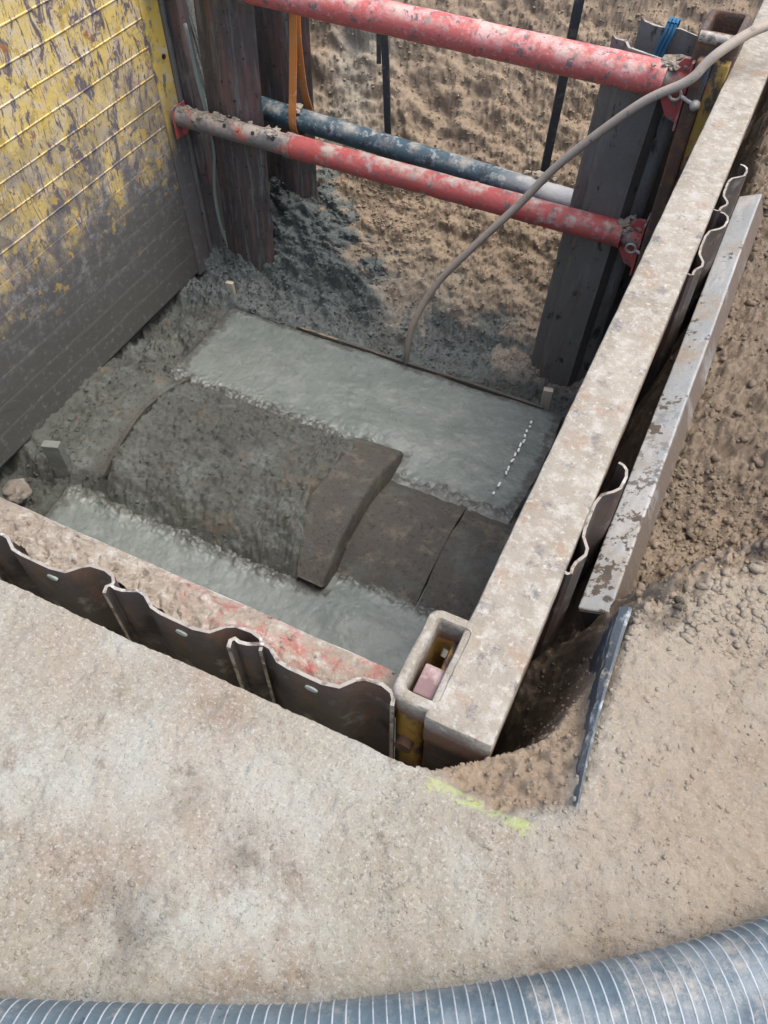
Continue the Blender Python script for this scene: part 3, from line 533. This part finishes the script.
# ------------------------------------------------ trench sheets
PROF = [(-.004, -.010), (-.010, .006), (-.004, .014), (.010, .012), (.03, .015), (.065, .030), (.085, .028), (.12, .008), (.15, .004), (.24, .004), (.28, .012), (.305, .038), (.325, .050), (.365, .054), (.392, .048), (.404, .036), (.408, .022)]
def sheet_bm(z0, z1, prof=PROF, th=.008, scale=1.0, depth=1.0, wav=.006, seed=0, ztop=None):
    pts = [Vector((p[0]*scale, p[1]*depth)) for p in prof]; L_ = []; R_ = []
    for i, p in enumerate(pts):
        t = (pts[min(i+1, len(pts)-1)]-pts[max(i-1, 0)]).normalized(); n = Vector((-t.y, t.x)); L_.append(p+n*th/2); R_.append(p-n*th/2)
    bm = bmesh.new(); nz_ = 24; rows = []
    for k in range(nz_+1):
        f = (k/nz_); row = []
        for q in L_+R_[::-1]:
            z = z1-(z1-z0)*f
            if k == 0: z += wav*mnoise.noise(Vector((q.x*9+seed, seed, 0)))+wav*.5*mnoise.noise(Vector((q.x*40+seed, seed, 0)))
            v = mnoise.noise_vector(Vector((q.x*2, z*2, seed)))*.004
            row.append(bm.verts.new((q.x+v.x, q.y+v.y, z)))
        rows.append(row)
    n = len(rows[0]); top = []
    for A, B in zip(rows, rows[1:]):
        for i in range(n): bm.faces.new((A[i], A[(i+1) % n], B[(i+1) % n], B[i]))
    m = len(pts)
    for i in range(m-1):
        top.append(bm.faces.new((rows[0][i], rows[0][i+1], rows[0][n-2-i], rows[0][n-1-i]))); bm.faces.new((rows[-1][i+1], rows[-1][i], rows[-1][n-1-i], rows[-1][n-2-i]))
    for A, B in zip(rows, rows[1:]):
        for q_ in ((m-1, m), (n-1, 0)):
            fe = bm.faces.get((A[q_[0]], A[q_[1]], B[q_[1]], B[q_[0]]))
            if fe: fe.material_index = 1
    for f in top: f.material_index = 1
    return bm
def sheet(loc, rot, z0, z1, label, group, mt, scale=1, depth=1, lean=(0, 0), hole=None, seed=0, th=.008, wav=.006, edge=mat_edge, prof=PROF, flip=False):
    t = empty('trench_sheet', (loc[0], loc[1], z0), label, 'trench sheet', group); t.rotation_euler = (lean[0], lean[1], rot)
    bm = sheet_bm(0, z1-z0, prof, th, scale, depth, wav, seed); bmesh.ops.recalc_face_normals(bm, faces=bm.faces)
    me = bpy.data.meshes.new('corrugated_plate'); bm.to_mesh(me); bm.free()
    me.materials.append(mt); me.materials.append(edge)
    o = bpy.data.objects.new('corrugated_plate', me); COL.objects.link(o); o.parent = t
    for p in me.polygons: p.use_smooth = True
    me.set_sharp_from_angle(angle=math.radians(50))
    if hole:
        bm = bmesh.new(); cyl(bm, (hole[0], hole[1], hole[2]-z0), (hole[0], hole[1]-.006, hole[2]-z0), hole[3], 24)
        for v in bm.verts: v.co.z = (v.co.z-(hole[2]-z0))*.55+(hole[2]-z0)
        h = obj('lifting_hole_light', bm, mat_hole); h.parent = t  # solid disc, no opening: light coming through the hole is put into its colour
    return t
G1 = 'steel trench sheets behind the near ground edge'
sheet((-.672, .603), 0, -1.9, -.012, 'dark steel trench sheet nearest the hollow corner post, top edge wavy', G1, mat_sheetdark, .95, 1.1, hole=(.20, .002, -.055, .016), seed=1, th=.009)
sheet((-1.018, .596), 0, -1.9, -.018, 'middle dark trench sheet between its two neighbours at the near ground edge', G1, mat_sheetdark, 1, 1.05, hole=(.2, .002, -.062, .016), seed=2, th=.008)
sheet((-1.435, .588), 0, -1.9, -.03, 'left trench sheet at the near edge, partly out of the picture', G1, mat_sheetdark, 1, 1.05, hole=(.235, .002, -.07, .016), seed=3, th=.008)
G2 = 'steel sheets standing behind the far struts on the left'
BP = [(0, .0), (.02, .012), (.07, .014), (.105, .055), (.20, .06), (.30, .058), (.335, .014), (.385, .012), (.40, 0)]
sheet((-3.215, 4.0), math.radians(2), -2.3, .35, 'tall brown grey trench sheet standing just behind the lower strut on the left', G2, mat_rustdark, .97, -.8, seed=4, lean=(0, math.radians(2.6)), prof=BP, th=.01)
sheet((-3.06, 4.40), math.radians(1), -2.2, .3, 'dark trench sheet with the orange strap in front, behind the blue pipe', G2, mat_rustdark, .98, -.7, seed=5, lean=(0, math.radians(1.5)), prof=BP, th=.01)
G3 = 'grey steel sheets standing behind the struts on the right'
sheet((-.868, 4.05), math.radians(-3), -2.35, -.005, 'wide muddy grey trench sheet in front on the right, behind the struts', G3, mat_greysheet, .98, -1.5, seed=6, lean=(0, math.radians(2.4)), prof=BP, th=.012, wav=.03)
sr2 = sheet((-.745, 4.24), math.radians(-4), -2.1, .02, 'rear grey trench sheet on the right with blue rope round its top', G3, mat_greysheet, 1.0, -.8, seed=7, lean=(0, math.radians(1.5)), prof=BP, th=.012, wav=.03)
G4 = 'trench sheets outside the pale top beam'
sheet((-.055, 1.14), math.radians(90), -1.6, -.03, 'near trench sheet outside the pale beam beside the grey steel bar', G4, mat_sheetdark, .95, -1.0, seed=8, th=.008)
sheet((-.050, 2.46), math.radians(90), -1.6, -.04, 'far trench sheet outside the pale beam, near the far end of the grey bar', G4, mat_sheetdark, 1.0, -1.05, seed=9, th=.008)
sheet((-.048, 2.86), math.radians(90), -1.6, -.03, 'farthest trench sheet outside the pale beam, behind its neighbour', G4, mat_sheetdark, .85, -1.0, seed=10, th=.008)
# rope round the rear right sheet
bm = bmesh.new()
for k, dx in enumerate((0, .018, .034)):
    x = -.555+dx; P = [(x, 4.165, .04), (x-.004, 4.15, .0), (x-.02, 4.15, -.07), (x-.035, 4.15, -.15), (x-.03, 4.19, -.2), (x-.02, 4.25, -.1), (x, 4.24, .02), (x, 4.20, .045), (x, 4.165, .04)]
    tube(bm, spline(P, 6), .0075, 8, False)
tag(obj('rope', bm, mat_rope, smooth=True), 'blue rope wound round the top of the rear grey sheet', 'rope')

mat_cake = M('caked_earth', (.36, .31, .245), (.27, .225, .17), [dict(c=(.46, .42, .36), s=26, lo=.5, hi=.64, det=9), dict(c=(.40, .13, .11), s=17, lo=.48, hi=.60, det=12, ro=.78, axis=(0, -.98, -.80), amp=.3, k=.85), dict(c=(.11, .085, .065), s=40, lo=.58, hi=.7)], rough=.95, spec=.2, bumps=[(60, .008), (220, .003)])
# caked earth crust between the sheets and the near spreader, as a heightfield
ex = np.linspace(-3.3, -.30, 1300); px_ = np.full(ex.shape, .612)
for (x0, sc_, y0, dp) in ((-.672, .95, .603, 1.1), (-1.018, 1, .596, 1.05), (-1.435, 1, .588, 1.05)):
    q = np.interp((ex-x0)/sc_, [p[0] for p in PROF[2:-1]], [p[1] for p in PROF[2:-1]], left=-1, right=-1)
    px_ = np.where((ex-x0)/sc_ > -.012, np.where((ex-x0)/sc_ < .41, np.maximum(px_ if y0 < .59 else px_*0, y0+q*dp+.007), px_), px_)
px_ = np.array([px_[max(0, i-14):i+15].max() for i in range(len(px_))]); tt = np.linspace(0, 1, 46); EX = np.repeat(ex[None], 46, 0); EY = px_[None]+(.7455-px_[None])*tt[:, None]
e0 = fbm(EX, EY, 5, 3, 50); e1 = fbm(EX, EY, 16, 5, 51, .6); e2 = fbm(EX, EY, 60, 3, 52, .6); e3 = .5-np.abs(fbm(EX, EY, 34, 3, 53)*2)
cov = .30+.70*ss(-.65, -1.05, EX)
EZ = -.104+cov*(.030+.030*e0)*ss(.744, .70, EY)*(1+.3*e1)+(.016*e1-.014*e3)*cov*ss(.746, .715, EY)+.003*e2
EZ = EZ-.03*(1-cov)*ss(.67, .62, EY)
EZ[-1] = -.135; EZ[-2] = -.112
ns_c = link('caked_earth', grid_mesh('caked_earth', EX, EY, EZ), mat_cake, ns)

# ------------------------------------------------ blue pipe, rods, strap, cable
bm = bmesh.new(); A, B = Vector((-3.02, 4.21, -.86)), Vector((-.70, 4.14, -.925)); tube(bm, [A.lerp(B, i/40) for i in range(41)], .066, 26)
for v in bm.verts: v.co += mnoise.noise_vector(v.co*6)*.003
bp_ = empty('blue_pipe', (-1.85, 4.2, -.97), 'chipped blue pipe lying across behind the red struts', 'pipe')
obj('tube', bm, mat_blue, bp_, True, 40)
bm = bmesh.new(); lumps(bm, [(-2.64, 4.2, -.80), (-2.58, 4.2, -.81)], .012, .03, 12, 3, (.02, .015, .01)); lumps(bm, [(-1.12, 4.18, -.84), (-.98, 4.18, -.84)], .01, .028, 14, 5, (.03, .015, .01)); obj('dried_mud', bm, mat_dirt, bp_)['kind'] = 'stuff'
def bar(a, b, w_, d, label):
    bm = bmesh.new(); a, b = Vector(a), Vector(b); q = (b-a).to_track_quat('Z', 'Y').to_matrix().to_4x4(); L_ = (b-a).length
    box(bm, -w_/2, w_/2, -d/2, d/2, 0, L_, .003, 2, Matrix.Translation(a) @ q); rough_up(bm, .003, 4, .15, 3)
    return tag(obj('steel_bar', bm, mat_rod), label, 'bar', 'dark steel bars standing against the earth slope')
bar((-2.20, 4.66, -1.55), (-2.155, 4.40, .3), .044, .018, 'thin dark steel bar left of centre, standing behind the blue pipe')
bar((-1.135, 4.62, -1.35), (-1.035, 4.42, .35), .05, .02, 'thin dark steel bar right of centre, slanting up past the upper red strut')
bar((-2.38, 4.85, -.75), (-2.36, 4.80, .35), .03, .02, 'short dark bar half hidden just under the upper strut near the grey patch')
st = empty('lifting_strap', (-2.72, 4.2, -.95), 'orange webbing strap hanging in front of the dark sheet, looped round the blue pipe', 'strap')
bm = bmesh.new()
def ribbon(bm, pts, wv, th=.003):
    P = spline(pts, 8); rows = []
    for i, p in enumerate(P):
        t = (P[min(i+1, len(P)-1)]-P[max(i-1, 0)]).normalized(); wd = Vector(wv); n = t.cross(wd).normalized()*th
        rows.append([bm.verts.new(p+wd/2+n), bm.verts.new(p-wd/2+n), bm.verts.new(p-wd/2-n), bm.verts.new(p+wd/2-n)])
    for a, b in zip(rows, rows[1:]):
        for k in range(4): bm.faces.new((a[k], a[(k+1) % 4], b[(k+1) % 4], b[k]))
    bm.faces.new(rows[0]); bm.faces.new(rows[-1][::-1])
ribbon(bm, [(-2.650, 4.29, -.24), (-2.645, 4.25, -.45), (-2.635, 4.18, -.70), (-2.625, 4.135, -.82), (-2.620, 4.125, -.90), (-2.615, 4.17, -.955), (-2.600, 4.24, -.94), (-2.590, 4.285, -.86), (-2.605, 4.26, -.7), (-2.625, 4.27, -.45), (-2.635, 4.30, -.24)], (.05, 0, 0))
obj('webbing', bm, mat_strap, st, True, 40)
bm = bmesh.new()
for z in (-.10, -.16, -.22): box(bm, -2.685, -2.615, 4.245, 4.275, z-.018, z+.012, .004)
obj('buckle', bm, mat_pin, st)
bm = bmesh.new(); ribbon(bm, [(-2.650, 4.26, .25), (-2.650, 4.255, .0), (-2.647, 4.26, -.24)], (.03, 0, 0)); obj('webbing', bm, mat_strap, st, True, 40)
bm = bmesh.new(); tube(bm, spline([(-3.20, 3.985, -.35), (-3.18, 3.98, -.63), (-3.16, 3.98, -.83), (-3.15, 3.98, -1.09), (-3.205, 3.98, -1.38), (-3.215, 3.985, -1.62), (-3.20, 4.0, -1.80), (-3.16, 4.02, -2.0)], 8), .011, 10)
tag(obj('cable', bm, mat_cable, smooth=True), 'grey green cable hanging between the yellow panel and the tall sheet', 'cable')

# thin hose draped into the pit
hp = [(1.1, 5.2, -.2), (.6, 4.75, .2), (.12, 4.2, .25), (-.123, 3.93, .19), (-.192, 3.86, .165), (-.268, 3.795, .11), (-.31, 3.77, .06), (-.36, 3.745, -.01), (-.54, 3.745, -.15), (-.84, 3.76, -.50), (-1.015, 3.74, -.765), (-1.245, 3.70, -1.085), (-1.43, 3.67, -1.37), (-1.55, 3.63, -1.68), (-1.575, 3.60, -1.9), (-1.575, 3.60, -2.1)]
bm = bmesh.new(); tube(bm, spline(hp, 8), .021, 14); tag(obj('hose', bm, mat_hose, smooth=True, angle=60), 'thin dusty tan hose draped over the beam and down into the wet concrete', 'hose')

# ------------------------------------------------ grey bar lying right of the panel
bm = bmesh.new(); box(bm, -.044, .044, 0, 2.14, -.05, .05, .007, 3); rough_up(bm, .002, 5, .06, 5)
t = empty('steel_bar', (.062, 1.18, -.27), 'thick pale blue grey square bar with peeling paint lying outside the trench sheets', 'bar')
t.rotation_euler = (math.radians(0.8), math.radians(-24), math.radians(-.6))
me_ = obj('square_section', bm, mat_plank); me_.parent = t
bm = bmesh.new(); box(bm, -.037, .037, -.003, .001, -.043, .043); o_ = obj('cut_end', bm, mat_black); o_.parent = t

# ------------------------------------------------ thin steel strip standing in the broken ground
bm = bmesh.new(); P = spline([(.112, 1.075, 0), (.113, 1.0, 0), (.116, .90, 0), (.120, .80, 0), (.130, .67, 0), (.141, .572, 0)], 8); rows = []
for i, p in enumerate(P):
    f = i/(len(P)-1); wob = mnoise.noise(p*30)*.004; th = .006*(1-f)**.7+.0025; tz = .008*(1-f)+.003+wob
    rows.append([bm.verts.new((p.x-th-.028, p.y, -.25)), bm.verts.new((p.x-th*2-.004*(1-f)+wob, p.y, tz-.014)), bm.verts.new((p.x-th*.4, p.y, tz)), bm.verts.new((p.x+th*.6, p.y, tz-.002)), bm.verts.new((p.x+th, p.y, -.25))])
for a, b in zip(rows, rows[1:]):
    for k in range(4): bm.faces.new((a[k], a[k+1], b[k+1], b[k]))
bm.faces.new(rows[0]); bm.faces.new(rows[-1][::-1])
tag(obj('steel_strip', bm, mat_strip), 'thin blue grey steel strip standing in the broken ground edge', 'strip')

# ------------------------------------------------ big suction hose at the photographer's feet
R = .085
cl = [(-1.7, -.60, .09), (-1.2, -.47, .088), (-.85, -.335, .087), (-.592, -.225, .087), (-.366, -.124, .087), (-.141, -.015, .087), (.075, .115, .087), (.191, .191, .087), (.309, .274, .087), (.425, .362, .087), (.539, .46, .087), (.8, .71, .087), (1.3, 1.25, .09)]
cp = spline(cl, 24); sh = empty('suction_hose', (0, .1, 0), 'thick blue grey suction hose with white spiral rib lying across the ground', 'hose')
tot = [0]
for a, b in zip(cp, cp[1:]): tot.append(tot[-1]+(b-a).length)
PITCH = .0215
n_ = int(tot[-1]/.004); fine = []
j = 0
for i in range(n_):
    s_ = i*.004
    while tot[j+1] < s_: j += 1
    fine.append(cp[j].lerp(cp[j+1], (s_-tot[j])/(tot[j+1]-tot[j])))
bm = bmesh.new()
rings = []; up = Vector((0, 0, 1)); hel = []
for i, p in enumerate(fine):
    t_ = (fine[min(i+1, n_-1)]-fine[max(i-1, 0)]).normalized(); a = t_.cross(up).normalized(); b = a.cross(t_)
    row = []
    for k in range(40):
        th = k*2*math.pi/40; ph = (i*.004/PITCH-th/(2*math.pi)) % 1; rr = R+.0010*math.cos(ph*2*math.pi)
        rr += .0015*mnoise.noise(p*8+a*math.cos(th))
        row.append(bm.verts.new(p+(a*math.cos(th)+b*math.sin(th))*rr))
    rings.append(row)
for A_, B_ in zip(rings, rings[1:]):
    for k in range(40): bm.faces.new((A_[k], A_[(k+1) % 40], B_[(k+1) % 40], B_[k]))
obj('wall', bm, mat_suct, sh, True)
turns = tot[-1]/PITCH; hp_ = []
for q in range(int(turns*32)):
    ph = q/32; s_ = ph*PITCH; i = min(int(s_/.004), n_-2); p = fine[i].lerp(fine[i+1], s_/.004-i)
    t_ = (fine[i+1]-fine[i]).normalized(); a = t_.cross(up).normalized(); b = a.cross(t_); th = ph*2*math.pi
    hp_.append(p+(a*math.cos(th)+b*math.sin(th))*(R+.0006))
bm = bmesh.new(); tube(bm, hp_, .0017, 6); obj('spiral_rib', bm, mat_spiral, sh, True)

# ------------------------------------------------ small things in the pit
def peg(x, y, z0, z1, w_, d, mt, label, rot=0, tilt=0):
    bm = bmesh.new(); box(bm, -w_/2, w_/2, -d/2, d/2, 0, z1-z0, .003); rough_up(bm, .003, 12, .04, int(x*10))
    o = obj('wooden_peg', bm, mt); o.location = (x, y, z0); o.rotation_euler = (tilt, 0, rot)
    return tag(o, label, 'peg')
peg(-2.98, 3.68, -2.15, -1.86, .055, .03, mat_wood, 'small pale peg at the left far corner of the concrete', .1)
peg(-.63, 3.66, -2.15, -1.88, .06, .035, mat_wood, 'small pale peg at the right far corner of the concrete', .2)
peg(-2.98, 1.86, -2.2, -1.72, .10, .05, mat_woodgrey, 'broad mud coated peg at the left edge of the pit floor', .35)
bm = bmesh.new(); box(bm, -2.40, -.62, 3.580, 3.60, -2.15, -1.965, .003); rough_up(bm, .004, 3, .08, 2)
tag(obj('formwork_board', bm, mat_form), 'thin dark formwork board along the far edge of the concrete', 'board')
r_ = random.Random(3)
for i, tq in enumerate([0, .06, .13, .2, .27, .33, .40, .47, .55, .66, .72, .88, 1]):
    x = -.645+.035*tq-.05*tq*tq; y = 3.42-.62*tq; m_ = Matrix.Translation((x+r_.uniform(-.006, .006), y, -1.958)) @ Matrix.Rotation(r_.uniform(-.3, .3), 4, 'Z')
    bm = bmesh.new(); L_ = r_.uniform(.008, .019); box(bm, -.006, .006, -L_, L_, -.004, .006, .002, 1)
    o = obj('tape_scrap', bm, mat_chip); o.matrix_world = m_
    tag(o, 'white tape scrap in the broken line along the right edge of the concrete', 'tape', 'white tape scraps along the concrete edge')
def rock(x, y, z, s, label, sd_=0):
    bm = bmesh.new(); bmesh.ops.create_icosphere(bm, subdivisions=4, radius=s)
    for v in bm.verts:
        n = v.co.normalized(); v.co += n*s*(.35*mnoise.noise(n*1.6+Vector((sd_, 0, 0)))+.15*mnoise.noise(n*4+Vector((sd_, 0, 0)))); v.co.z *= .7
    o = obj('stone', bm, mat_rock, smooth=True); o.location = (x, y, z); return tag(o, label, 'stone')
rock(.50, 2.30, -.16, .05, 'round brown stone at the right edge beyond the grey bar', 3)
rock(-3.12, 1.62, -1.95, .075, 'larger grey stone in the dark gap under the yellow panel', 5)
